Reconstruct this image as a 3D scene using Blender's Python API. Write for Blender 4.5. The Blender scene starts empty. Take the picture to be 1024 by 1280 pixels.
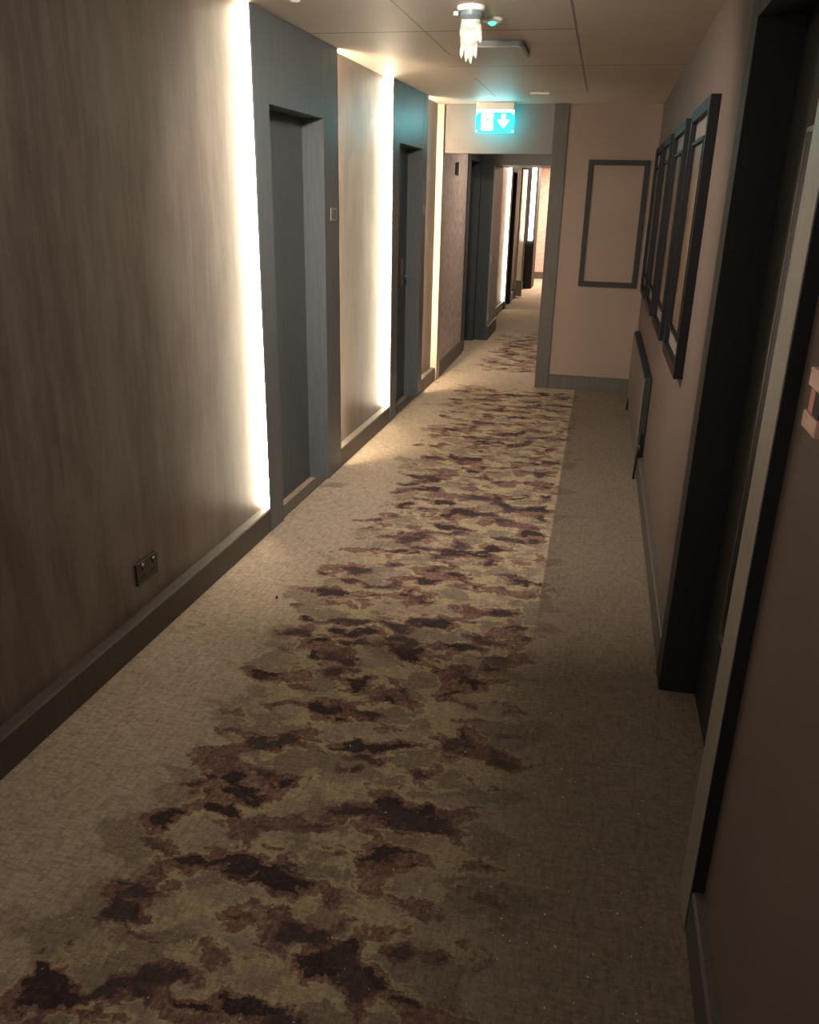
import bpy, bmesh, math, random
from mathutils import Vector, Matrix
random.seed(7)
S = bpy.context.scene
C = S.collection
ZC = 2.32                     # ceiling height
XR = 0.372                    # right wall plane
YE = 7.52                     # wall with the opening
def xs(y): return -1.588 + 0.0255*y            # front of skirting and door surrounds on the left
def xw(y): return xs(y) - 0.045                # wall covering plane on the left

# ------------------------------------------------------------------ nodes
def mat(name, base=(.5,.5,.5), rough=.6, metal=0., spec=.5, emit=None, estr=0., trans=0., coat=0.):
    m = bpy.data.materials.new(name); m.use_nodes = True
    b = m.node_tree.nodes['Principled BSDF']
    b.inputs['Base Color'].default_value = (*base, 1)
    b.inputs['Roughness'].default_value = rough
    b.inputs['Metallic'].default_value = metal
    b.inputs['Specular IOR Level'].default_value = spec
    b.inputs['Transmission Weight'].default_value = trans
    b.inputs['Coat Weight'].default_value = coat
    if emit:
        b.inputs['Emission Color'].default_value = (*emit, 1)
        b.inputs['Emission Strength'].default_value = estr
    return m
class G:
    """small node-graph helper"""
    def __init__(s, m):
        s.m = m; s.t = m.node_tree; s.b = s.t.nodes['Principled BSDF']
        s.tc = s.t.nodes.new('ShaderNodeTexCoord')
    def put(s, sock, v):
        if isinstance(v, bpy.types.NodeSocket): s.t.links.new(v, sock)
        elif isinstance(v, (tuple, list)) and len(v) == 3 and sock.type == 'RGBA': sock.default_value = (*v, 1)
        else: sock.default_value = v
    def vec(s, sc=(1,1,1), rot=(0,0,0), off=(0,0,0), src=None):
        n = s.t.nodes.new('ShaderNodeMapping')
        n.inputs['Scale'].default_value = sc; n.inputs['Rotation'].default_value = rot; n.inputs['Location'].default_value = off
        s.t.links.new(src or s.tc.outputs['Object'], n.inputs['Vector']); return n.outputs[0]
    def noise(s, v, scale=5, det=4, rough=.55, dist=0., col=False):
        n = s.t.nodes.new('ShaderNodeTexNoise')
        s.t.links.new(v, n.inputs['Vector'])
        n.inputs['Scale'].default_value = scale; n.inputs['Detail'].default_value = det
        n.inputs['Roughness'].default_value = rough; n.inputs['Distortion'].default_value = dist
        return n.outputs['Color' if col else 'Fac']
    def math(s, op, a, b=0., clamp=False):
        n = s.t.nodes.new('ShaderNodeMath'); n.operation = op; n.use_clamp = clamp
        s.put(n.inputs[0], a); s.put(n.inputs[1], b); return n.outputs[0]
    def ramp(s, f, lo, hi, a=0., b=1.):
        n = s.t.nodes.new('ShaderNodeMapRange'); n.interpolation_type = 'SMOOTHSTEP'
        s.put(n.inputs[0], f)
        for i, v in zip((1,2,3,4), (lo, hi, a, b)): n.inputs[i].default_value = v
        return n.outputs[0]
    def mix(s, f, a, b, mode='MIX'):
        n = s.t.nodes.new('ShaderNodeMix'); n.data_type = 'RGBA'; n.blend_type = mode
        s.put(n.inputs[0], f); s.put(n.inputs[6], a); s.put(n.inputs[7], b); return n.outputs[2]
    def sep(s, v=None):
        n = s.t.nodes.new('ShaderNodeSeparateXYZ'); s.t.links.new(v or s.tc.outputs['Object'], n.inputs[0]); return n.outputs
    def col(s, c): s.put(s.b.inputs['Base Color'], c)
    def rough(s, c): s.put(s.b.inputs['Roughness'], c)
    def bump(s, h, st=.2, d=.002):
        n = s.t.nodes.new('ShaderNodeBump'); n.inputs['Strength'].default_value = st; n.inputs['Distance'].default_value = d
        s.t.links.new(h, n.inputs['Height']); s.t.links.new(n.outputs[0], s.b.inputs['Normal'])

# wall coverings -----------------------------------------------------
def brushed_wall():
    m = mat('brushed_wallcovering', rough=.5, metal=.0, spec=.6); g = G(m)
    st = g.noise(g.vec((3,3,.8)), 1.6, 4, .6, .0)
    st2 = g.noise(g.vec((11,11,1.1)), 3, 5, .6)
    fine = g.noise(g.vec((1,160,30)), 2, 3, .6)
    c = g.mix(g.ramp(st, .34, .68), (.135,.100,.082), (.245,.200,.172))
    c = g.mix(g.math('MULTIPLY', g.ramp(st2, .38, .78), .38), c, (.36,.31,.265))
    c = g.mix(g.math('MULTIPLY', g.ramp(fine, .35, .75), .30), c, (.12,.085,.065))
    g.col(c); g.rough(g.ramp(st2, .3, .7, .36, .50)); g.bump(fine, .25, .002)
    return m
def pink_wall(name='pink_wallcovering', a=(.225,.17,.142), b=(.285,.22,.186), sp=.3):
    m = mat(name, rough=.7, spec=sp); g = G(m)
    f = g.noise(g.vec((90,90,260)), 1, 3, .6); f2 = g.noise(g.vec((260,260,60)), 1, 2, .6)
    big = g.noise(g.vec(), 1.7, 3, .5)
    c = g.mix(g.math('MULTIPLY', g.math('ADD', f, f2), .5), a, b)
    c = g.mix(g.math('MULTIPLY', g.ramp(big, .35, .7), .25), c, tuple(x*.8 for x in a))
    g.col(c); g.bump(g.math('ADD', f, f2), .35, .0015)
    return m
def mottled_wall():
    m = mat('mottled_wallcovering', rough=.45, spec=.5); g = G(m)
    n1 = g.noise(g.vec((12,12,7)), 2.2, 6, .75, .4); n2 = g.noise(g.vec((60,60,40)), 1.5, 4, .6)
    c = g.mix(g.ramp(n1, .38, .62), (.26,.21,.21), (.58,.49,.45))
    c = g.mix(g.math('MULTIPLY', g.ramp(n2, .45, .7), .5), c, (.52,.42,.36)); g.col(c); return m
def stone_wall():
    m = mat('far_pink_wallcovering', rough=.7); g = G(m)
    n1 = g.noise(g.vec((7,7,9)), 2.5, 5, .7); n2 = g.noise(g.vec((30,30,30)), 1, 3, .6)
    c = g.mix(g.ramp(n1, .38, .66), (.60,.38,.32), (.78,.56,.48))
    c = g.mix(g.math('MULTIPLY', g.ramp(n2, .5, .75), .4), c, (.85,.66,.55)); g.col(c); return m
def slate_wood(name, a, b, rough=.45):
    m = mat(name, rough=rough, spec=.5); g = G(m)
    f = g.noise(g.vec((30,30,1.6)), 3, 6, .6, .2); f2 = g.noise(g.vec((3,3,.7)), 1, 3, .5)
    c = g.mix(g.ramp(f, .35, .7), a, b); c = g.mix(g.math('MULTIPLY', f2, .3), c, a)
    g.col(c); g.bump(f, .1, .001); return m
M = {}
M['brushed'] = brushed_wall()
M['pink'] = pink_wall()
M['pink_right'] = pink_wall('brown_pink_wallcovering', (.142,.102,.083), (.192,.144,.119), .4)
M['header'] = pink_wall('taupe_wallcovering', (.175,.152,.140), (.225,.198,.182), .4)
M['mottled'] = mottled_wall()
M['far_pink'] = stone_wall()
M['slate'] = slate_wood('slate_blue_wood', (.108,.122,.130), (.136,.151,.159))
M['leaf'] = slate_wood('door_leaf_wood', (.088,.102,.110), (.110,.126,.134), .5)
M['darkwood'] = slate_wood('dark_stained_wood', (.007,.007,.006), (.014,.013,.011), .65)
M['skirt'] = slate_wood('skirting_paint', (.085,.072,.060), (.108,.094,.078), .5)
M['skirt_far'] = slate_wood('opening_trim_paint', (.060,.055,.049), (.082,.075,.066), .6)
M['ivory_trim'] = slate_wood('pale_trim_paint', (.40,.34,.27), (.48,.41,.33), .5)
M['greytrim'] = slate_wood('grey_door_casing', (.26,.24,.20), (.32,.30,.25), .42)
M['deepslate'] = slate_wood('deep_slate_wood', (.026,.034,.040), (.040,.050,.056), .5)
M['lining'] = slate_wood('blue_grey_lining', (.20,.21,.215), (.25,.26,.262), .5)
M['dark_steel'] = mat('dark_nickel', (.075,.07,.06), .4, .8)
M['plate'] = mat('satin_plate', (.30,.29,.26), .5)
M['black'] = mat('black_lacquer', (.004,.004,.005), .5, spec=.2)
M['blackmatt'] = mat('black_matt', (.010,.010,.011), .6, spec=.3)
M['rad_dark'] = mat('dark_heater_paint', (.018,.018,.016), .6, spec=.3)
M['rad_face'] = mat('heater_front', (.16,.135,.11), .4)
M['steel'] = mat('brushed_steel', (.36,.34,.31), .3, 1.)
M['chrome'] = mat('chrome', (.7,.7,.7), .12, 1.)
M['plastic'] = mat('white_plastic', (.72,.70,.66), .45)
M['greyplastic'] = mat('grey_plastic', (.12,.15,.17), .4)
M['glassblack'] = mat('dark_glazing', (.006,.007,.008), .06, spec=.6)
M['red'] = mat('red_plastic', (.60,.012,.014), .35)
M['redpale'] = mat('pale_pink_plastic', (.72,.40,.32), .35)
M['mount'] = mat('picture_mount', (.22,.19,.17), .6)
M['led'] = mat('warm_led', (1,.9,.7), .5, emit=(1,.85,.62), estr=14.)
M['led_far'] = mat('warm_led_far', (1,.9,.7), .5, emit=(1,.86,.66), estr=8.)
M['led_hidden'] = mat('warm_led_side', (1,.9,.7), .5, emit=(1,.78,.52), estr=48.)
M['led_dim'] = mat('warm_led_dim', (1,.9,.7), .5, emit=(1,.85,.62), estr=5.)
M['green_led'] = mat('green_indicator', (.0,.3,.15), .4, emit=(.02,1,.42), estr=5.)
M['sign_cyan'] = mat('sign_lit_green', (0,.4,.4), .4, emit=(.0,.70,.84), estr=4.2)
M['sign_white'] = mat('sign_lit_white', (.9,.9,.9), .4, emit=(.72,1,1), estr=4.5)
M['sign_edge'] = mat('sign_lit_edge', (.9,.9,.9), .4, emit=(.55,.86,1), estr=1.5)
gl = mat('clear_glass', (.80,.92,.86), .03, trans=1.); gl.node_tree.nodes['Principled BSDF'].inputs['IOR'].default_value = 1.45
M['glass'] = gl
M['lint'] = mat('pale_lint', (.7,.64,.52), .9)
M['crumb'] = mat('dark_crumb', (.02,.015,.012), .9)
lx = mat('white_latex', (.44,.43,.38), .5); lx.node_tree.nodes['Principled BSDF'].inputs['Subsurface Weight'].default_value = .25
lx.node_tree.nodes['Principled BSDF'].inputs['Subsurface Scale'].default_value = .02
M['latex'] = lx

def ceiling_mat():
    m = mat('painted_ceiling', rough=.55, spec=.35); g = G(m)
    n = g.noise(g.vec(), 2.0, 3, .5); fine = g.noise(g.vec(), 60, 3, .6)
    c = g.mix(g.ramp(n, .3, .7), (.53,.475,.41), (.57,.515,.45))
    c = g.mix(g.math('MULTIPLY', g.ramp(fine, .5, .8), .12), c, (.45,.40,.34))
    X, Y, Z = g.sep()
    def line(ax, at, w=.0045, lo=None, hi=None, other=None):
        d = g.math('LESS_THAN', g.math('ABSOLUTE', g.math('SUBTRACT', ax, at)), w)
        if lo is not None:
            d = g.math('MULTIPLY', d, g.math('GREATER_THAN', other, lo)); d = g.math('MULTIPLY', d, g.math('LESS_THAN', other, hi))
        return d
    tot = line(X, -.205, .0055, -2, 6.75, Y)
    for l in (line(X, -.905, .004, -2, 5.02, Y), line(X, -.900, .005, 5.95, 7.0, Y),
              line(Y, 4.335, .009, -1.6, -.205, X), line(Y, 5.45, .008, -.99, .4, X),
              line(Y, 2.6, .006, -1.6, .4, X), line(Y, 5.04, .005, -.905, -.45, X)):
        tot = g.math('MAXIMUM', tot, l)
    g.col(g.mix(g.math('MULTIPLY', tot, .72), c, (.05,.04,.032))); g.bump(fine, .05, .001)
    return m
M['ceiling'] = ceiling_mat()

def carpet_mat():
    m = mat('woven_carpet', rough=.95, spec=.08); g = G(m)
    X, Y, Z = g.sep()
    # yarn: fine crosswise and lengthwise weave
    y1 = g.noise(g.vec((300,45,1)), 1, 3, .6); y2 = g.noise(g.vec((36,330,1)), 1, 3, .6)
    y3 = g.noise(g.vec(), 130, 4, .7)
    yarn = g.math('MULTIPLY', g.math('ADD', g.math('ADD', y1, y2), y3), .3333)
    st1 = g.noise(g.vec((14,70,1)), 1, 5, .65); st2 = g.noise(g.vec((60,9,1)), 1, 5, .65)
    big = g.noise(g.vec(), 1.3, 4, .6)
    ground = g.mix(g.ramp(big, .35, .7), (.46,.375,.285), (.54,.445,.345))
    ground = g.mix(g.math('MULTIPLY', g.ramp(st1, .48, .72), .45), ground, (.22,.165,.12))
    ground = g.mix(g.math('MULTIPLY', g.ramp(st2, .50, .74), .35), ground, (.24,.18,.13))
    inb = g.math('MULTIPLY', g.ramp(X, -1.25, -.85), g.ramp(X, -.25, .0, 1., 0.))
    inb = g.math('MULTIPLY', inb, g.ramp(Y, 7.0, 7.5, 1., .3))
    ground = g.mix(g.math('MULTIPLY', inb, .75), ground, (.36,.285,.215))
    # warped coordinates for the camouflage-like blotches
    warp = g.noise(g.vec(), 8.5, 7, .70, 0., True)
    w = g.t.nodes.new('ShaderNodeVectorMath'); w.operation = 'MULTIPLY_ADD'
    g.t.links.new(warp, w.inputs[0]); w.inputs[1].default_value = (.17,.13,0); g.t.links.new(g.tc.outputs['Object'], w.inputs[2])
    P = w.outputs[0]
    a = g.noise(g.vec((4.5,7.2,1), src=P), 1, 3, .52)
    b = g.noise(g.vec((5.5,8.8,1), off=(7.3,2.1,0), src=P), 1, 3, .52)
    c_ = g.noise(g.vec((3.0,5.0,1), off=(3.3,9.1,0), src=P), 1, 3, .5)
    d = g.noise(g.vec((6.5,9.5,1), off=(13.3,5.1,0), src=P), 1, 3, .5)
    # band mask: fuzzy left edge, firmer right edge
    ml = g.ramp(X, -1.32, -.93); mr = g.ramp(X, -.20, .06, 1., 0.)
    plain = g.math('MAXIMUM', g.math('MULTIPLY', g.ramp(Y, 7.25, 7.5), g.ramp(Y, 7.95, 8.25, 1., 0.)), g.ramp(Y, 10.2, 11.2))
    mask = g.math('MULTIPLY', g.math('MULTIPLY', ml, mr), g.math('SUBTRACT', 1., plain))
    k = g.math('MULTIPLY', g.math('SUBTRACT', mask, 1.), .22)      # lowers the noises outside the band
    def blot(n, lo, hi): return g.ramp(g.math('ADD', n, k), lo, hi)
    col = ground
    spk = g.noise(g.vec((1.6,1,1)), 46, 6, .8)
    edge = g.math('MULTIPLY', g.ramp(yarn, .36, .56), g.ramp(spk, .44, .54))                                   # the weave breaks up the blots
    def rag(f, amt=.55): return g.math('MULTIPLY', f, g.math('ADD', g.math('MULTIPLY', edge, 1-amt), amt))
    col = g.mix(g.math('MULTIPLY', blot(c_, .44, .50), .8), col, (.27,.215,.16))   # taupe
    col = g.mix(g.math('MULTIPLY', g.math('MULTIPLY', blot(d, .530, .538), g.ramp(X, -1.15, -.8)), .9), col, (.49,.40,.25))    # ochre
    col = g.mix(g.math('MULTIPLY', g.math('MULTIPLY', blot(a, .508, .515), g.ramp(X, -1.2, -.9)), .9), col, (.49,.405,.255))    # ochre halo
    col = g.mix(rag(blot(a, .538, .546), .55), col, (.205,.092,.085))                 # maroon
    col = g.mix(rag(blot(b, .540, .549), .55), col, (.175,.082,.078))
    dk = g.math('MULTIPLY', blot(a, .586, .594), g.ramp(d, .44, .50))
    col = g.mix(rag(dk, .85), col, (.045,.036,.038))                                  # charcoal
    col = g.mix(rag(g.math('MULTIPLY', blot(b, .594, .602), g.ramp(c_, .42, .5)), .85), col, (.078,.060,.060))
    soft = g.math('MULTIPLY', g.ramp(spk, .55, .66), g.math('MULTIPLY', blot(c_, .40, .52), .75))
    col = g.mix(soft, col, (.15,.085,.065))
    # carpet colour darker on the right; edge sharp far off, gradual near, around x = -0.115
    far = g.ramp(Y, 2.7, 3.6); right_dark = g.math('ADD', g.math('MULTIPLY', g.ramp(X, -.119, -.108), far), g.math('MULTIPLY', g.ramp(X, -.45, .05), g.math('SUBTRACT', 1., far)))
    col = g.mix(g.math('MULTIPLY', right_dark, .92), col, g.mix(.78, col, (.115,.090,.068)))
    dash = g.noise(g.vec((75,16,1)), 1, 5, .7); tuft = g.noise(g.vec((22,80,1)), 1, 5, .7); sp2 = g.noise(g.vec(), 75, 5, .8)
    tint = g.ramp(yarn, .36, .64, .78, 1.14)
    tint = g.math('MULTIPLY', tint, g.ramp(dash, .36, .58, .84, 1.04)); tint = g.math('MULTIPLY', tint, g.ramp(tuft, .36, .58, .86, 1.04))
    tint = g.math('MULTIPLY', tint, g.ramp(sp2, .34, .56, .80, 1.06))
    n = g.t.nodes.new('ShaderNodeVectorMath'); n.operation = 'SCALE'
    g.t.links.new(col, n.inputs[0]); g.t.links.new(tint, n.inputs['Scale'])
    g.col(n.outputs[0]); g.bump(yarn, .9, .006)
    return m
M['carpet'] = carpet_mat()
m = mat('threshold_carpet', rough=.9, spec=.1); g = G(m)
g.col(g.mix(g.noise(g.vec(), 180, 3, .6), (.10,.085,.065), (.17,.145,.11))); M['threshold'] = m

def art_mat(i):
    m = mat('botanical_print_%d' % i, rough=.35); g = G(m)
    n = g.noise(g.vec((1,9,2.2), off=(0, i*3.7, i)), 1.6, 5, .6, 1.5)
    n2 = g.noise(g.vec((1,14,5), off=(0, i*1.7, i)), 2, 4, .6, 2.)
    c = g.mix(g.ramp(n, .38, .55), (.04,.03,.02), (.22,.155,.085))
    c = g.mix(g.ramp(n2, .55, .64), c, [(.18,.05,.04), (.22,.08,.05), (.05,.06,.07), (.10,.05,.07)][i % 4])
    g.col(c); return m

# ------------------------------------------------------------------ mesh helpers
def obj(name, bm, material, parent=None, smooth=False, bevel=0., seg=2):
    me = bpy.data.meshes.new(name); bmesh.ops.recalc_face_normals(bm, faces=bm.faces[:]); bm.to_mesh(me); bm.free()
    mats = material if isinstance(material, (list, tuple)) else [material]
    for q in mats: me.materials.append(q)
    if smooth:
        for p in me.polygons: p.use_smooth = True
    o = bpy.data.objects.new(name, me); C.objects.link(o)
    if parent: o.parent = parent; o.matrix_parent_inverse = Matrix.Translation(-Vector(parent.location)) if False else Matrix.Identity(4)
    if bevel:
        b = o.modifiers.new('bevel', 'BEVEL'); b.width = bevel; b.segments = seg; b.limit_method = 'ANGLE'; b.angle_limit = math.radians(40)
    return o
def box(bm, x0, x1, y0, y1, z0, z1):
    return prism(bm, [(x0,y0),(x1,y0),(x1,y1),(x0,y1)], z0, z1)
def prism(bm, pts, z0, z1):
    lo = [bm.verts.new((x,y,z0)) for x, y in pts]; hi = [bm.verts.new((x,y,z1)) for x, y in pts]
    bm.faces.new(lo[::-1]); bm.faces.new(hi)
    n = len(pts)
    for i in range(n): bm.faces.new((lo[i], lo[(i+1)%n], hi[(i+1)%n], hi[i]))
    return bm
def slant(bm, y0, y1, d0, d1, z0, z1):
    """block along the left wall; d = distance out from the skirting front line"""
    return prism(bm, [(xs(y0)+d0,y0),(xs(y0)+d1,y0),(xs(y1)+d1,y1),(xs(y1)+d0,y1)], z0, z1)
def profile(bm, pts, axis, a0, a1):
    """extrude 2-D outline; axis 'x': pts are (y,z); axis 'y': pts are (x,z)"""
    def v(p, a): return (a, p[0], p[1]) if axis == 'x' else (p[0], a, p[1])
    A = [bm.verts.new(v(p, a0)) for p in pts]; B = [bm.verts.new(v(p, a1)) for p in pts]
    bm.faces.new(A); bm.faces.new(B[::-1]); n = len(pts)
    for i in range(n): bm.faces.new((A[i], B[i], B[(i+1)%n], A[(i+1)%n]))
    return bm
def lathe(bm, prof, cx, cy, seg=32):
    rings = []
    for r, z in prof:
        rings.append([bm.verts.new((cx+r*math.cos(2*math.pi*i/seg), cy+r*math.sin(2*math.pi*i/seg), z)) for i in range(seg)])
    for a, b in zip(rings, rings[1:]):
        for i in range(seg): bm.faces.new((a[i], a[(i+1)%seg], b[(i+1)%seg], b[i]))
    bm.faces.new(rings[0]); bm.faces.new(rings[-1][::-1]); return bm
def B(): return bmesh.new()
def tube(bm, p0, p1, r0, r1=None, seg=14):
    r1 = r0 if r1 is None else r1
    p0, p1 = Vector(p0), Vector(p1); d = (p1-p0); q = d.to_track_quat('Z', 'Y')
    A = [bm.verts.new(p0 + q @ Vector((r0*math.cos(2*math.pi*i/seg), r0*math.sin(2*math.pi*i/seg), 0))) for i in range(seg)]
    D = [bm.verts.new(p1 + q @ Vector((r1*math.cos(2*math.pi*i/seg), r1*math.sin(2*math.pi*i/seg), 0))) for i in range(seg)]
    bm.faces.new(A[::-1]); bm.faces.new(D)
    for i in range(seg): bm.faces.new((A[i], A[(i+1)%seg], D[(i+1)%seg], D[i]))
def tag(o, label=None, cat=None, group=None, kind=None):
    if label: o['label'] = label
    if cat: o['category'] = cat
    if group: o['group'] = group
    if kind: o['kind'] = kind
    return o
def root(name, loc=(0,0,0)):
    o = bpy.data.objects.new(name, None); C.objects.link(o); o.location = loc; o.empty_display_size = .05; return o
def struct(name, bm, m, label, **k):
    return tag(obj(name, bm, m, **k), label, 'wall' if name.startswith('wall') else name.split('_')[0], kind='structure')
def rehome(r, loc):
    """put the empty at the base of its parts, keeping the parts where they stand"""
    r.location = loc
    for c in r.children: c.matrix_parent_inverse = Matrix.Translation(-Vector(loc))

# ------------------------------------------------------------------ the shell
Y0 = -2.2; YF = 18.5
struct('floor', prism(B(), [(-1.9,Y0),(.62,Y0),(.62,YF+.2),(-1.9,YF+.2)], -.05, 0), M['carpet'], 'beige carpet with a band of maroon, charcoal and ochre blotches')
struct('ceiling', prism(B(), [(-1.9,Y0),(.62,Y0),(.62,YE+.1),(-1.9,YE+.1)], ZC, ZC+.1), M['ceiling'], 'painted boarded ceiling with thin dark joints')
struct('ceiling', prism(B(), [(-1.9,YE+.1),(.62,YE+.1),(.62,YF+.2),(-1.9,YF+.2)], ZC, ZC+.1), M['ceiling'], 'ceiling of the farther corridor beyond the opening')
D1 = (3.65, 4.76, 3.81, 4.52, 1.965)     # surround start, end, opening start, end, top
D2 = (5.92, 6.94, 6.09, 6.80, 1.940)
def wl(name, y0, y1, m, label): return struct(name, slant(B(), y0, y1, -.20, -.045, 0, ZC), m, label)
wl('wall_left', Y0, D1[0]+.05, M['brushed'], 'brushed bronze wall covering left of the nearest glowing strip')
wl('wall_left', D1[1]-.05, D2[0]+.05, M['brushed'], 'pinkish brushed wall panel between the two slate doors')
wl('wall_left', D2[1]-.05, YE, M['pink'], 'narrow pink wall strip between the second slate door and the opening')
# right wall with the opening of the near right-hand door
R = (1.585, 2.755, 1.71, 2.63, 2.058)
def wr(y0, y1, z0, z1, m, label): return struct('wall_right', box(B(), XR, .55, y0, y1, z0, z1), m, label)
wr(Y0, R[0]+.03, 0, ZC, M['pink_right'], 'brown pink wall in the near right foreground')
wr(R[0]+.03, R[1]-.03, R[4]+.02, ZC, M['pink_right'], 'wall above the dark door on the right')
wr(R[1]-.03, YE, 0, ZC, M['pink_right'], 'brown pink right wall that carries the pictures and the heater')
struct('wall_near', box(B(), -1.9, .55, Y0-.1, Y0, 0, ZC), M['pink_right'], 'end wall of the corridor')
# end wall with the opening
struct('wall_end', box(B(), -.36, .55, YE, YE+.14, 0, ZC), M['pink'], 'pinkish end wall to the right of the opening')
struct('wall_end', box(B(), -1.375, -.475, YE+.012, YE+.13, 1.945, ZC), M['header'], 'taupe wall panel above the opening, behind the exit sign')
struct('trim_1', box(B(), -.475, -.355, YE-.018, YE+.15, 0, ZC), M['skirt_far'], 'tall dark grey post along the right of the opening', bevel=.004)
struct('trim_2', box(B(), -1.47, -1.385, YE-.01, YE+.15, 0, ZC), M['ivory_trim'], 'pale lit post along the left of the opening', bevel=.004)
# skirtings
def skirt_pts(h, t):  # outline out from the wall
    return [(0,0),(t,0),(t,h-.006),(t-.006,h),(0,h)]
def skirt_left(y0, y1, label, h=.12):
    bm = B()
    A = [bm.verts.new((xw(y0)+d, y0, z)) for d, z in skirt_pts(h, .045)]
    D = [bm.verts.new((xw(y1)+d, y1, z)) for d, z in skirt_pts(h, .045)]
    bm.faces.new(A); bm.faces.new(D[::-1])
    for i in range(5): bm.faces.new((A[i], D[i], D[(i+1)%5], A[(i+1)%5]))
    return struct('baseboard_left', bm, M['skirt'], label)
skirt_left(Y0, D1[0]-.002, 'dark skirting board under the near bronze wall')
skirt_left(D1[1]+.002, D2[0]-.002, 'dark skirting board between the two slate doors')
skirt_left(D2[1]+.002, YE-.012, 'short skirting piece before the opening')
def skirt_right(y0, y1, label, m='skirt', h=.12):
    return struct('baseboard_right', profile(B(), [(XR-d, z) for d, z in skirt_pts(h, .027)], 'y', y0, y1), M[m], label)
skirt_right(Y0, R[0]-.004, 'dark skirting board in the lower right foreground')
skirt_right(R[1]+.002, YE-.03, 'dark skirting board under the pictures')
struct('baseboard_end', profile(B(), [(YE-d, z) for d, z in skirt_pts(.125, .022)], 'x', -.353, XR-.029), M['skirt_far'], 'grey skirting board along the end wall')

# ------------------------------------------------------------------ left doors and their light strips
def digit(bm, ch, cx, cz, h, y, face):
    """seven-stroke digit standing on a plate; face(u, z, d) -> xyz"""
    w = h*.5; t = h*.14
    seg = {'a': (0,w,h-t,h), 'g': (0,w,h/2-t/2,h/2+t/2), 'd': (0,w,0,t), 'b': (w-t,w,h/2,h), 'c': (w-t,w,0,h/2), 'f': (0,t,h/2,h), 'e': (0,t,0,h/2)}
    on = {'1': 'bc', '2': 'abged'}[ch]
    for s in on:
        u0,u1,z0,z1 = seg[s]
        vs = []
        for d in (0,.0012):
            for (u,z) in ((u0,z0),(u1,z0),(u1,z1),(u0,z1)): vs.append(bm.verts.new(face(cx+u, cz+z, d)))
        for f in ((0,1,2,3),(7,6,5,4),(0,4,5,1),(1,5,6,2),(2,6,7,3),(3,7,4,0)): bm.faces.new([vs[i] for i in f])
def left_door(n, D, label, plate_y, digits):
    a, b, o0, o1, top = D
    lip = .05; f0 = .004
    r = root('door_%d' % n); tag(r, label, 'door', kind='structure')
    # near stile: body plus thin lip that hides the back of the light channel
    bm = slant(B(), a+lip, o0, -.16, f0, 0, ZC)
    obj('stile', bm, M['slate'], r)
    obj('stile', slant(B(), o1, b-lip, -.16, f0, 0, ZC), M['slate'], r)
    obj('header_panel', slant(B(), o0+.0015, o1-.0015, -.16, f0-.001, top, ZC), M['slate'], r)
    obj('lip', slant(B(), a, a+lip, -.004, f0, 0, ZC), M['slate'], r)
    obj('lip', slant(B(), b-lip, b, -.004, f0, 0, ZC), M['slate'], r)
    obj('plinth', slant(B(), a, a+lip, -.045, -.004, 0, .118), M['slate'], r)
    obj('plinth', slant(B(), b-lip, b, -.045, -.004, 0, .118), M['slate'], r)
    lf = obj('door_leaf', slant(B(), o0+.001, o1-.001, -.155, -.115, .008, top-.001), M['leaf'], r)
    obj('threshold', slant(B(), o0+.001, o1-.001, -.072, f0-.012, 0, .006), M['threshold'], r)
    # lever handle with keycard escutcheon
    hy = o0+.09 if n == 1 else 6.64
    obj('lock_plate', slant(B(), hy-.025, hy+.025, -.115, -.103, .93, 1.13), M['steel'], lf, bevel=.003)
    hb = B(); x = xs(hy)-.105
    tube(hb, (x,hy,1.0), (x+.035,hy,1.0), .009); tube(hb, (x+.033,hy,1.0), (x+.036,hy-.09,1.0), .008)
    obj('lever_handle', hb, M['steel'], lf, smooth=True)
    # room number plate
    py = plate_y
    pl = obj('number_plate', slant(B(), py-.048, py+.048, f0, f0+.005, 1.462, 1.528), M['plate'], r, bevel=.001)
    if digits:
        db = B()
        for i, ch in enumerate(digits):
            digit(db, ch, py-.034+i*.038, 1.472, .045, 0, lambda u, z, d: (xs(u)+f0+.005+d, u, z))
        obj('room_number', db, M['blackmatt'], pl)
    rehome(r, (xs(o0), (a+b)/2, 0))
    for side, y, ml in ((-1, a+lip, 'led'), (1, b-lip, 'led_hidden')):
        s = root('led_strip_light')
        y0, y1 = (y-.012, y-.001) if side < 0 else (y+.001, y+.012)
        obj('diffuser', slant(B(), y0, y1, -.0445, -.0045, .119, ZC-.001), M[ml], s)
        where = {(1,-1): 'nearest tall white glowing light strip, on the left of the first slate door',
                 (1,1): 'light strip hidden behind the far edge of the first slate door surround',
                 (2,-1): 'second tall white glowing light strip, on the left of the farther slate door',
                 (2,1): 'light strip hidden behind the far edge of the second slate door surround'}[(n, side)]
        tag(s, where, 'light'); rehome(s, (xs(y)-.02, y, .119))
    return r
left_door(1, D1, 'nearest slate blue door in its full height surround on the left', 4.655, '12')
left_door(2, D2, 'second slate blue door on the left, just before the opening', 6.87, '')

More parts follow.
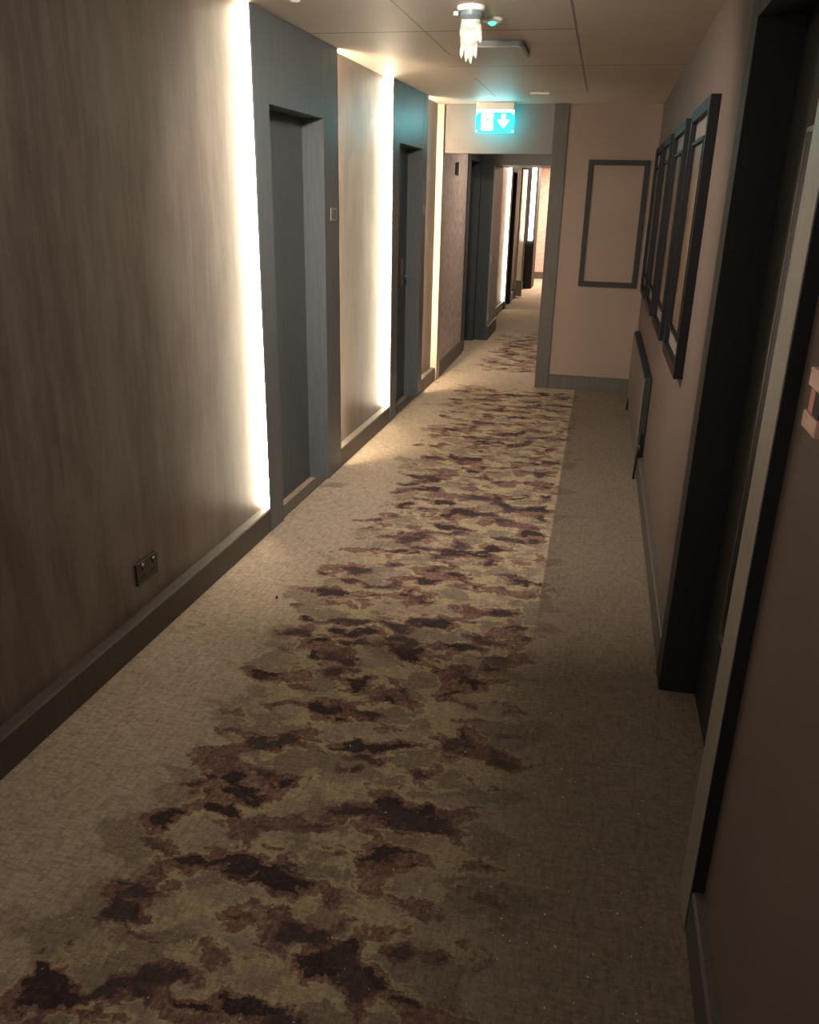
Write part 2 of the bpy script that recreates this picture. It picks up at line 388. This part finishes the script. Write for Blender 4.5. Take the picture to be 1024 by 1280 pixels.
# ------------------------------------------------------------------ near right-hand door
a, b, o0, o1, top = R
fx = XR-.030
r = root('door_3'); tag(r, 'dark door in a deep recess on the near right', 'door', kind='structure')
obj('casing', box(B(), fx, .50, a+.004, o0, 0, top+.10), M['greytrim'], r, bevel=.001)['label'] = 'pale grey casing nearest the camera'
obj('casing_edge_shade', box(B(), fx+.002, .50, a-.002, a+.0038, 0, top+.10), M['blackmatt'], r)  # black slab stands in for the shade on the casing's near return
obj('casing', box(B(), fx, .50, o1, b, 0, top+.10), M['darkwood'], r, bevel=.002)
obj('casing_head', box(B(), fx+.001, .50, o0+.001, o1-.001, top, top+.10), M['darkwood'], r)
lx0 = .463
lf = obj('door_leaf', box(B(), lx0, .50, o0+.001, o1-.001, .006, top-.001), M['darkwood'], r)
obj('vision_panel', box(B(), lx0-.003, lx0, 1.93, 2.325, .40, 1.76), M['glassblack'], lf)
bm = B()
for q in ((2.325,2.337,.388,1.772),(1.918,1.93,.388,1.772)): box(bm, lx0-.010, lx0, *q)
for q in ((1.93,2.325,1.76,1.772),(1.93,2.325,.388,.40)): box(bm, lx0-.010, lx0, *q)
obj('glazing_bead', bm, M['steel'], lf)
hb = B(); tube(hb, (lx0,1.80,1.0), (lx0-.05,1.80,1.0), .009); tube(hb, (lx0-.048,1.80,1.0), (lx0-.05,1.90,1.0), .008)
obj('lever_handle', hb, M['steel'], lf, smooth=True)
rehome(r, (.42, (a+b)/2, 0))

# ------------------------------------------------------------------ pictures on the right wall
pic_y = [(3.50,4.22), (4.50,5.24), (5.50,6.22), (6.42,7.12)]
labels = ['nearest black framed picture on the right wall, gold and red print',
          'second black framed picture from the camera on the right wall',
          'third black framed picture from the camera on the right wall',
          'farthest black framed picture on the right wall, by the corner']
for i, (y0, y1) in enumerate(pic_y):
    f = root('framed_picture'); z0, z1 = .925, 1.968; x1 = XR; x0 = XR-.037; w = .045
    bm = B()
    box(bm, x0, x1, y0, y0+w, z0, z1); box(bm, x0, x1, y1-w, y1, z0, z1)
    box(bm, x0, x1, y0+w, y1-w, z1-w, z1); box(bm, x0, x1, y0+w, y1-w, z0, z0+w)
    obj('frame', bm, M['black'], f)
    obj('mount', box(B(), x0+.022, x1-.002, y0+w+.0005, y1-w-.0005, z0+w+.0005, z1-w-.0005), M['mount'], f)
    obj('print', box(B(), x0+.019, x0+.022, y0+w+.09, y1-w-.09, z0+w+.10, z1-w-.10), art_mat(i), f)
    bm = B(); ww = .014; yy0, yy1, zz0, zz1 = y0+w+.075, y1-w-.075, z0+w+.085, z1-w-.085
    box(bm, x0+.004, x0+.021, yy0, yy0+ww, zz0, zz1); box(bm, x0+.004, x0+.021, yy1-ww, yy1, zz0, zz1)
    box(bm, x0+.004, x0+.021, yy0+ww, yy1-ww, zz1-ww, zz1); box(bm, x0+.004, x0+.021, yy0+ww, yy1-ww, zz0, zz0+ww)
    obj('inner_fillet', bm, M['black'], f)
    tag(f, labels[i], 'picture', 'row of framed pictures on the right wall'); rehome(f, (XR, (y0+y1)/2, z0))
# empty frame on the end wall
f = root('empty_frame'); x0, x1, z0, z1, w = -.168, .318, .905, 1.905, .040; bm = B()
box(bm, x0, x0+w, YE-.03, YE, z0, z1); box(bm, x1-w, x1, YE-.03, YE, z0, z1)
box(bm, x0+w, x1-w, YE-.03, YE, z1-w, z1); box(bm, x0+w, x1-w, YE-.03, YE, z0, z0+w)
obj('frame', bm, M['rad_dark'], f); obj('backing', box(B(), x0+w, x1-w, YE-.006, YE-.0005, z0+w, z1-w), M['pink'], f)
tag(f, 'empty dark rectangular frame on the pink end wall', 'frame'); rehome(f, ((x0+x1)/2, YE, z0))

# ------------------------------------------------------------------ heater on the right wall
h = root('panel_heater'); hx = .322; hy0, hy1 = 5.10, 7.03
obj('casing', box(B(), hx+.006, XR-.004, hy0, hy1, .10, .615), M['rad_dark'], h, bevel=.003)
obj('front_panel', box(B(), hx, hx+.0055, hy0+.006, hy1-.006, .11, .605), M['rad_face'], h)
bm = B()
for k in range(60):
    yy = hy0+.05+k*.031; box(bm, .335, .360, yy, yy+.012, .6152, .6175)
obj('top_grille', bm, M['blackmatt'], h)
for yy in (5.03, 6.86):
    p = B(); tube(p, (.326,yy,.0), (.334,yy+.02,.30), .007); obj('pipe', p, M['rad_dark'], h, smooth=True)
    p = B(); tube(p, (.334,yy+.02,.17), (.334,yy+.02,.215), .013); tube(p, (.334,yy+.02,.19), (.334,yy+.085,.19), .009); obj('valve', p, M['steel'], h, smooth=True)
tag(h, 'long low dark panel heater on the right wall under the pictures', 'heater'); rehome(h, (.35, 6.06, 0))

# ------------------------------------------------------------------ socket on the near left wall
s = root('wall_socket'); y0, y1 = 2.50, 2.645
def L(y, d): return xw(y)+d
def wallbox(bm, y0, y1, d0, d1, z0, z1): return prism(bm, [(L(y0,d0),y0),(L(y0,d1),y0),(L(y1,d1),y1),(L(y1,d0),y1)], z0, z1)
obj('face_plate', wallbox(B(), y0, y1, 0, .010, .222, .308), M['dark_steel'], s, bevel=.002)
for c in (y0+.036, y1-.036):
    for q in ((c-.005,c+.005,.272,.288),(c-.014,c-.006,.246,.252),(c+.006,c+.014,.246,.252)): obj('pin_hole', wallbox(B(), q[0], q[1], .0102, .0112, q[2], q[3]), M['blackmatt'], s)
    obj('switch', wallbox(B(), c-.007, c+.007, .0102, .015, .291, .303), M['chrome'], s, bevel=.001)
tag(s, 'dark metal double socket low on the bronze wall above the skirting', 'socket'); rehome(s, (xw(2.57), 2.57, .222))

# ------------------------------------------------------------------ fire call point at the right edge
s = root('fire_call_point'); y0, y1, z0, z1 = 1.300, 1.388, 1.272, 1.366; x1 = XR
obj('back_box', box(B(), x1-.031, x1, y0+.002, y1-.003, z0+.003, z1-.003), M['red'], s, bevel=.003)
obj('cover', box(B(), x1-.036, x1-.0, y0, y1, z1-.029, z1), M['redpale'], s, bevel=.002)['label'] = 'pale pink upper cover'
obj('cover', box(B(), x1-.036, x1-.0, y0, y1, z0, z0+.026), M['redpale'], s, bevel=.002)['label'] = 'pale pink lower cover'
obj('push_panel', box(B(), x1-.033, x1-.0312, y0+.008, y1-.040, z0+.027, z1-.030), M['blackmatt'], s)
tag(s, 'red and pale pink fire alarm call point at the right edge', 'alarm'); rehome(s, (x1, (y0+y1)/2, z0))

# ------------------------------------------------------------------ exit sign
s = root('exit_sign'); x0, x1, y0, y1 = -1.100, -.790, 7.385, 7.425
obj('housing', box(B(), x0, x1, y0-.012, y1+.012, 2.262, ZC), M['plastic'], s, bevel=.004)
obj('light_bar', box(B(), x0+.003, x1-.003, y0-.002, y1+.002, 2.246, 2.262), M['sign_edge'], s)
obj('lit_panel', box(B(), x0, x1, y0+.008, y1-.008, 2.095, 2.246), M['sign_cyan'], s)
yf = y0+.0075
bm = B(); box(bm, x0+.046, x0+.140, yf-.003, yf, 2.112, 2.238); obj('doorway_symbol', bm, M['sign_white'], s)
bm = B()          # running figure in front of the white doorway
def limb(p, q, w):
    p, q = Vector((p[0],0,p[1])), Vector((q[0],0,q[1])); d = (q-p).normalized(); n = Vector((-d.z,0,d.x))*w/2
    pts = [p+n, p-n, q-n, q+n]
    A = [bm.verts.new((v.x, yf-.005, v.z)) for v in pts]; D = [bm.verts.new((v.x, yf-.0032, v.z)) for v in pts]
    bm.faces.new(A); bm.faces.new(D[::-1])
    for i in range(4): bm.faces.new((A[i], D[i], D[(i+1)%4], A[(i+1)%4]))
cx = x0+.093
limb((cx-.002,2.170),(cx+.006,2.202),.014); limb((cx,2.172),(cx+.018,2.155),.007); limb((cx+.018,2.155),(cx+.012,2.130),.006)
limb((cx-.004,2.172),(cx-.012,2.148),.007); limb((cx-.012,2.148),(cx-.028,2.142),.006)
limb((cx+.006,2.198),(cx+.022,2.184),.005); limb((cx+.002,2.198),(cx-.016,2.186),.005)
hd = [(cx+.011+.0075*math.cos(t*math.pi/5), 2.214+.0075*math.sin(t*math.pi/5)) for t in range(10)]
A = [bm.verts.new((x, yf-.005, z)) for x, z in hd]; D = [bm.verts.new((x, yf-.0032, z)) for x, z in hd]
bm.faces.new(A); bm.faces.new(D[::-1])
for i in range(10): bm.faces.new((A[i], D[i], D[(i+1)%10], A[(i+1)%10]))
obj('running_figure', bm, M['sign_cyan'], s)
ax = x0+.225
arr = [(-.014,2.232),(.014,2.232),(.014,2.188),(.048,2.188),(.0,2.128),(-.048,2.188),(-.014,2.188)]
bm = B(); A = [bm.verts.new((ax+u, yf-.003, z)) for u, z in arr]; D = [bm.verts.new((ax+u, yf, z)) for u, z in arr]
bm.faces.new(A); bm.faces.new(D[::-1])
for i in range(7): bm.faces.new((A[i], D[i], D[(i+1)%7], A[(i+1)%7]))
obj('down_arrow', bm, M['sign_white'], s)
for (cx_, cz_) in ((x0+.010,2.106),(x1-.010,2.106),(x0+.010,2.236),(x1-.010,2.236)): obj('corner_stud', box(B(), cx_-.005, cx_+.005, yf-.003, yf, cz_-.005, cz_+.005), M['sign_white'], s)
tag(s, 'glowing cyan green exit sign with running figure and down arrow', 'sign'); rehome(s, ((x0+x1)/2, (y0+y1)/2, 2.095))

# ------------------------------------------------------------------ ceiling fittings
cx, cy = -.607, 3.82
d = root('ceiling_detector')
obj('base', lathe(B(), [(.058,ZC),(.058,ZC-.012),(.052,ZC-.018)], cx, cy), M['plastic'], d, smooth=False)
obj('head', lathe(B(), [(.050,ZC-.018),(.050,ZC-.035),(.042,ZC-.046),(.022,ZC-.052)], cx, cy), M['greyplastic'], d)
obj('clip', box(B(), cx-.066, cx-.044, cy-.045, cy-.028, ZC-.040, ZC-.022), M['chrome'], d, bevel=.002)
tag(d, 'grey round detector on the ceiling that the white glove hangs from', 'detector'); rehome(d, (cx, cy, ZC))
# latex glove hanging fingers down
bm = B(); zt = ZC-.036
def blob(p0, p1, r0, r1, flat=.55):
    p0, p1 = Vector(p0), Vector(p1); n = 7
    seg = 14; rings = []
    for k in range(n+1):
        t = k/n; p = p0.lerp(p1, t); r = r0+(r1-r0)*t
        e = 1.0 if k < n-1 else (.85 if k == n-1 else .35)
        rings.append([bm.verts.new((p.x+r*e*math.cos(2*math.pi*i/seg), p.y+r*e*flat*math.sin(2*math.pi*i/seg), p.z)) for i in range(seg)])
    bm.faces.new(rings[0]); bm.faces.new(rings[-1][::-1])
    for A_, B_ in zip(rings, rings[1:]):
        for i in range(seg): bm.faces.new((A_[i], A_[(i+1)%seg], B_[(i+1)%seg], B_[i]))
blob((cx,cy,zt), (cx-.002,cy,zt-.055), .040, .043, .75)
blob((cx-.002,cy,zt-.045), (cx-.003,cy,zt-.108), .043, .038, .5)
blob((cx-.030,cy+.004,zt-.085), (cx-.035,cy+.006,zt-.150), .011, .007, .8)
blob((cx-.013,cy-.002,zt-.085), (cx-.013,cy-.003,zt-.163), .0115, .008, .8)
blob((cx+.005,cy,zt-.085), (cx+.006,cy,zt-.172), .0115, .008, .8)
blob((cx+.023,cy+.003,zt-.085), (cx+.024,cy+.006,zt-.150), .011, .007, .8)
blob((cx+.030,cy-.012,zt-.030), (cx+.046,cy-.020,zt-.098), .016, .009, .8)
gv = obj('latex_glove', bm, M['latex'], smooth=True)
rm = gv.modifiers.new('remesh', 'REMESH'); rm.mode = 'VOXEL'; rm.voxel_size = .0026; rm.use_smooth_shade = True
sm = gv.modifiers.new('smooth', 'SMOOTH'); sm.factor = .5; sm.iterations = 3
tx = bpy.data.textures.new('creases', 'CLOUDS'); tx.noise_scale = .018
dm = gv.modifiers.new('crease', 'DISPLACE'); dm.texture = tx; dm.strength = .006; dm.mid_level = .5
tag(gv, 'white rubber glove pulled over the ceiling detector, fingers hanging down', 'glove')
# sensor with green light
d = root('ceiling_sensor'); sx, sy = -.552, 4.07
obj('base', lathe(B(), [(.044,ZC),(.044,ZC-.010),(.030,ZC-.016)], sx, sy), M['plastic'], d)
obj('indicator', lathe(B(), [(.015,ZC-.016),(.014,ZC-.022),(.008,ZC-.026)], sx, sy-.008), M['green_led'], d, smooth=True)['label'] = 'glowing green indicator'
tag(d, 'small ceiling sensor with a green light beside the hanging glove', 'sensor'); rehome(d, (sx, sy, ZC))
# raised access panel
def rrect(x0, x1, y0, y1, rr, n=6):
    pts = []
    for (qx, qy, a0) in ((x1-rr,y0+rr,-90),(x1-rr,y1-rr,0),(x0+rr,y1-rr,90),(x0+rr,y0+rr,180)):
        for k in range(n+1):
            t = math.radians(a0+90*k/n); pts.append((qx+rr*math.cos(t), qy+rr*math.sin(t)))
    return pts
p = root('ceiling_panel')
obj('frame', prism(B(), rrect(-.78,-.468,4.60,5.00,.035), ZC-.022, ZC), M['greyplastic'], p)
obj('cover', prism(B(), rrect(-.772,-.476,4.612,4.99,.03), ZC-.027, ZC-.022), M['ceiling'], p)
tag(p, 'rounded rectangular raised panel on the ceiling behind the glove', 'panel'); rehome(p, (-.62,4.8,ZC))
tag(obj('emergency_light', box(B(), -.615, -.478, 6.73, 6.80, ZC-.014, ZC), M['plastic'], bevel=.003), 'slim white bar fitting on the ceiling right of the exit sign', 'light fitting')
tag(obj('ceiling_button', lathe(B(), [(.022,ZC),(.022,ZC-.008),(.012,ZC-.013)], -1.281, 3.60, 24), M['plastic']), 'tiny white disc on the ceiling above the nearest slate door', 'ceiling fitting')

# ------------------------------------------------------------------ beyond the opening
def wf(y0, y1, m, label, x=-1.41): return struct('wall_left', box(B(), -1.6, x, y0, y1, 0, ZC), m, label)
wf(YE+.15, 9.05, M['mottled'], 'mottled wall panel just beyond the opening')
struct('baseboard_left', box(B(), -1.41, -1.388, YE+.152, 9.05, 0, .13), M['skirt'], 'dark skirting board just beyond the opening')
r = root('door_4'); tag(r, 'dark recessed door beyond the opening on the left', 'door', kind='structure')
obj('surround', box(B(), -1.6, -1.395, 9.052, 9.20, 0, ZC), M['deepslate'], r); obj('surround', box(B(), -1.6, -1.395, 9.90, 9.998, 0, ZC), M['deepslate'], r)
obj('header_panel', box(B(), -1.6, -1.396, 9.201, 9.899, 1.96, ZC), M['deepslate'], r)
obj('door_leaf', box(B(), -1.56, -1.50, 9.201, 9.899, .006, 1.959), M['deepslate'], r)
rehome(r, (-1.5, 9.5, 0))
# second opening: jamb, lintel
r = root('door_5'); tag(r, 'dark framed second opening farther down the corridor', 'doorway', kind='structure')
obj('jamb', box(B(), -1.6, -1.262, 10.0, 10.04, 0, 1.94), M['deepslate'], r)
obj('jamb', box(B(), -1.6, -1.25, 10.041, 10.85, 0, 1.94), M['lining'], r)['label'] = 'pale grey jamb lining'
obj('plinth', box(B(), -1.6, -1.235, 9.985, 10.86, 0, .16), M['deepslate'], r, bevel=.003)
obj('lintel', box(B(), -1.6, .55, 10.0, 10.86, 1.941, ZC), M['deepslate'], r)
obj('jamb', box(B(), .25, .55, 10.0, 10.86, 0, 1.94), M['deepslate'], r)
for z in (.22, .88):
    obj('hold_open_plate', box(B(), -1.27, -1.249, 10.06, 10.12, z, z+.09), M['plastic'], r, bevel=.002)
rehome(r, (-.6, 10.4, 0))
wf(10.86, 13.0, M['brushed'], 'bright lit wall panel beyond the second opening')
struct('baseboard_left', box(B(), -1.41, -1.388, 10.862, 12.97, 0, .12), M['skirt'], 'skirting board beyond the second opening')
r = root('door_6'); tag(r, 'dark door surround far down the corridor on the left', 'door', kind='structure')
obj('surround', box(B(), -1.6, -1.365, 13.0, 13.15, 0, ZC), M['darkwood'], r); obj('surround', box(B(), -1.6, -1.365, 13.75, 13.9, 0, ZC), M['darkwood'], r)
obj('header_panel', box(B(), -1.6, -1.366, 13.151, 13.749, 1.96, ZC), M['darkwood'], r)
obj('door_leaf', box(B(), -1.56, -1.48, 13.151, 13.749, .006, 1.959), M['leaf'], r)
rehome(r, (-1.5, 13.45, 0))
wf(13.9, 16.9, M['brushed'], 'wall panel between the far door and the far light strip')
struct('baseboard_left', box(B(), -1.41, -1.385, 13.902, 16.28, 0, .13), M['skirt'], 'skirting board far down the corridor')
r = root('door_7'); tag(r, 'dark far post behind the farthest light strip', 'door', kind='structure')
obj('surround', box(B(), -1.6, -1.235, 16.3, 16.95, 0, ZC), M['darkwood'], r); rehome(r, (-1.4, 16.6, 0))
wf(16.95, YF, M['pink'], 'far left wall')
s = root('led_strip_light'); obj('diffuser', box(B(), -1.345, -1.27, 16.27, 16.3, .87, 2.14), M['led_far'], s)
tag(s, 'farthest white glowing light strip, seen through the opening', 'light'); rehome(s, (-1.34, 16.28, .87))
s = root('led_strip_light'); obj('diffuser', box(B(), -1.408, -1.375, 12.965, 12.998, .125, 2.31), M['led_dim'], s)
tag(s, 'narrow light strip beyond the second opening, by the far dark door', 'light'); rehome(s, (-1.39, 12.98, .125))
# open glazed door leaf
g_ = root('glass_door'); yy = 14.78
obj('frame_stile', box(B(), -1.405, -1.375, yy-.02, yy+.02, .015, 2.10), M['ivory_trim'], g_, bevel=.003)
obj('frame_stile', box(B(), -1.295, -1.275, yy-.02, yy+.02, .015, 2.10), M['greytrim'], g_, bevel=.003)
obj('rail', box(B(), -1.375, -1.295, yy-.02, yy+.02, 2.04, 2.10), M['greytrim'], g_)
obj('rail', box(B(), -1.375, -1.295, yy-.02, yy+.02, .015, .28), M['greytrim'], g_)
obj('glass_pane', box(B(), -1.375, -1.295, yy-.004, yy+.004, .28, 2.04), M['glass'], g_)
tag(g_, 'narrow open glazed door far down the corridor by the farthest strip', 'door'); rehome(g_, (-1.3, yy, .015))
struct('wall_end', box(B(), -1.6, .55, YF, YF+.15, 0, ZC), M['far_pink'], 'bright pink textured wall at the very end')
struct('baseboard_end', box(B(), -1.6, .55, YF-.025, YF, 0, .14), M['skirt'], 'skirting board under the bright pink far wall')
struct('wall_right', box(B(), .38, .55, YE+.14, YF, 0, ZC), M['pink'], 'right wall beyond the opening')
sg = root('wall_sign'); obj('plate', box(B(), -1.41, -1.395, 8.30, 8.42, 1.80, 1.90), M['rad_dark'], sg, bevel=.002); obj('edge_trim', box(B(), -1.409, -1.393, 8.42, 8.45, 1.79, 1.91), M['plastic'], sg)
tag(sg, 'small dark plate high on the mottled wall beyond the opening', 'sign'); rehome(sg, (-1.4, 8.36, 1.8))

# ------------------------------------------------------------------ bits on the carpet
bm = B()
for k in range(260):
    y = 1.0+abs(random.gauss(0,.9)); x = random.uniform(-1.45, .30)
    if y > 4: continue
    rr = random.uniform(.0010, .0026); a_ = random.uniform(0, 3.1); l = rr*random.uniform(1,2.2)
    v = [bm.verts.new((x+l*math.cos(a_+t*math.pi/2)*(1 if t%2==0 else .5), y+l*math.sin(a_+t*math.pi/2)*(1 if t%2==0 else .5), .001)) for t in range(4)]
    q = bm.verts.new((x, y, .001+rr)); bt = bm.verts.new((x,y,.0))
    for i in range(4): bm.faces.new((v[i], v[(i+1)%4], q)); bm.faces.new((v[(i+1)%4], v[i], bt))
tag(obj('lint', bm, M['lint']), 'pale specks of lint scattered over the carpet', 'lint', kind='stuff')
bm = B(); bmesh.ops.create_icosphere(bm, subdivisions=2, radius=.006, matrix=Matrix.Translation((-1.197,2.951,.005)) @ Matrix.Diagonal((.8,1.4,.9,1)))
for v in bm.verts: v.co += Vector((random.uniform(-1,1), random.uniform(-1,1), random.uniform(-.5,.5)))*.001
tag(obj('crumb', bm, M['crumb']), 'single dark crumb on the pale carpet in front of the nearest strip', 'crumb')

# ------------------------------------------------------------------ added fill lights, out of view
def area(name, loc, rot, sx, sy, power, color, spread=180):
    l = bpy.data.lights.new(name, 'AREA'); l.spread = math.radians(spread); l.shape = 'RECTANGLE'; l.size = sx; l.size_y = sy; l.energy = power; l.color = color
    o = bpy.data.objects.new(name, l); C.objects.link(o); o.location = loc; o.rotation_euler = rot; return o
area('fill_near', (-.62,1.9,ZC-.02), (0,0,0), .35, 2.0, 2.2, (1,.87,.74))  # added fill light over the foreground, no fitting modelled
area('fill_mid', (-.72,2.55,ZC-.02), (math.radians(60),0,math.radians(-3)), .35, .25, 20, (1,.87,.74), 115)  # added fill aimed down the corridor to lift floor and end wall
area('fill_passage', (-.65,8.8,ZC-.02), (0,0,0), .5, .5, 7, (1,.85,.70))  # added fill above the passage, unseen behind the header
area('fill_behind', (-.6,Y0+.03,1.2), (math.radians(90),0,0), 1.7, 2.1, 5, (1,.88,.78))  # added fill at the back wall, facing down the corridor
area('fill_far', (-.5,17.2,ZC-.02), (0,0,0), .7, .7, 60, (1,.80,.62))  # added unseen fill that brightens the far end
w = bpy.data.worlds.new('World'); S.world = w; w.use_nodes = True
w.node_tree.nodes['Background'].inputs[0].default_value = (.02,.02,.02,1)

# ------------------------------------------------------------------ camera
cam = bpy.data.cameras.new('camera'); co = bpy.data.objects.new('camera', cam); C.objects.link(co); S.camera = co
cam.sensor_fit = 'VERTICAL'; cam.sensor_height = 24; cam.lens = 1036/1280*24
def unit(v): return Vector(v).normalized()
F = 1036.
Yc = unit((758-512, 250-640, F)); Dn = unit((453-512, 3356-640, F)); Zc = -Dn; Zc = (Zc - Zc.dot(Yc)*Yc).normalized(); Xc = Yc.cross(Zc)
co.matrix_world = Matrix(((Xc.x,-Xc.y,-Xc.z,0),(Yc.x,-Yc.y,-Yc.z,0),(Zc.x,-Zc.y,-Zc.z,1.6),(0,0,0,1)))
cam.clip_start = .02
S.view_settings.view_transform = 'Standard'; S.view_settings.look = 'None'; S.view_settings.gamma = 1
S.view_settings.use_curve_mapping = False; S.view_settings.exposure = 1.5
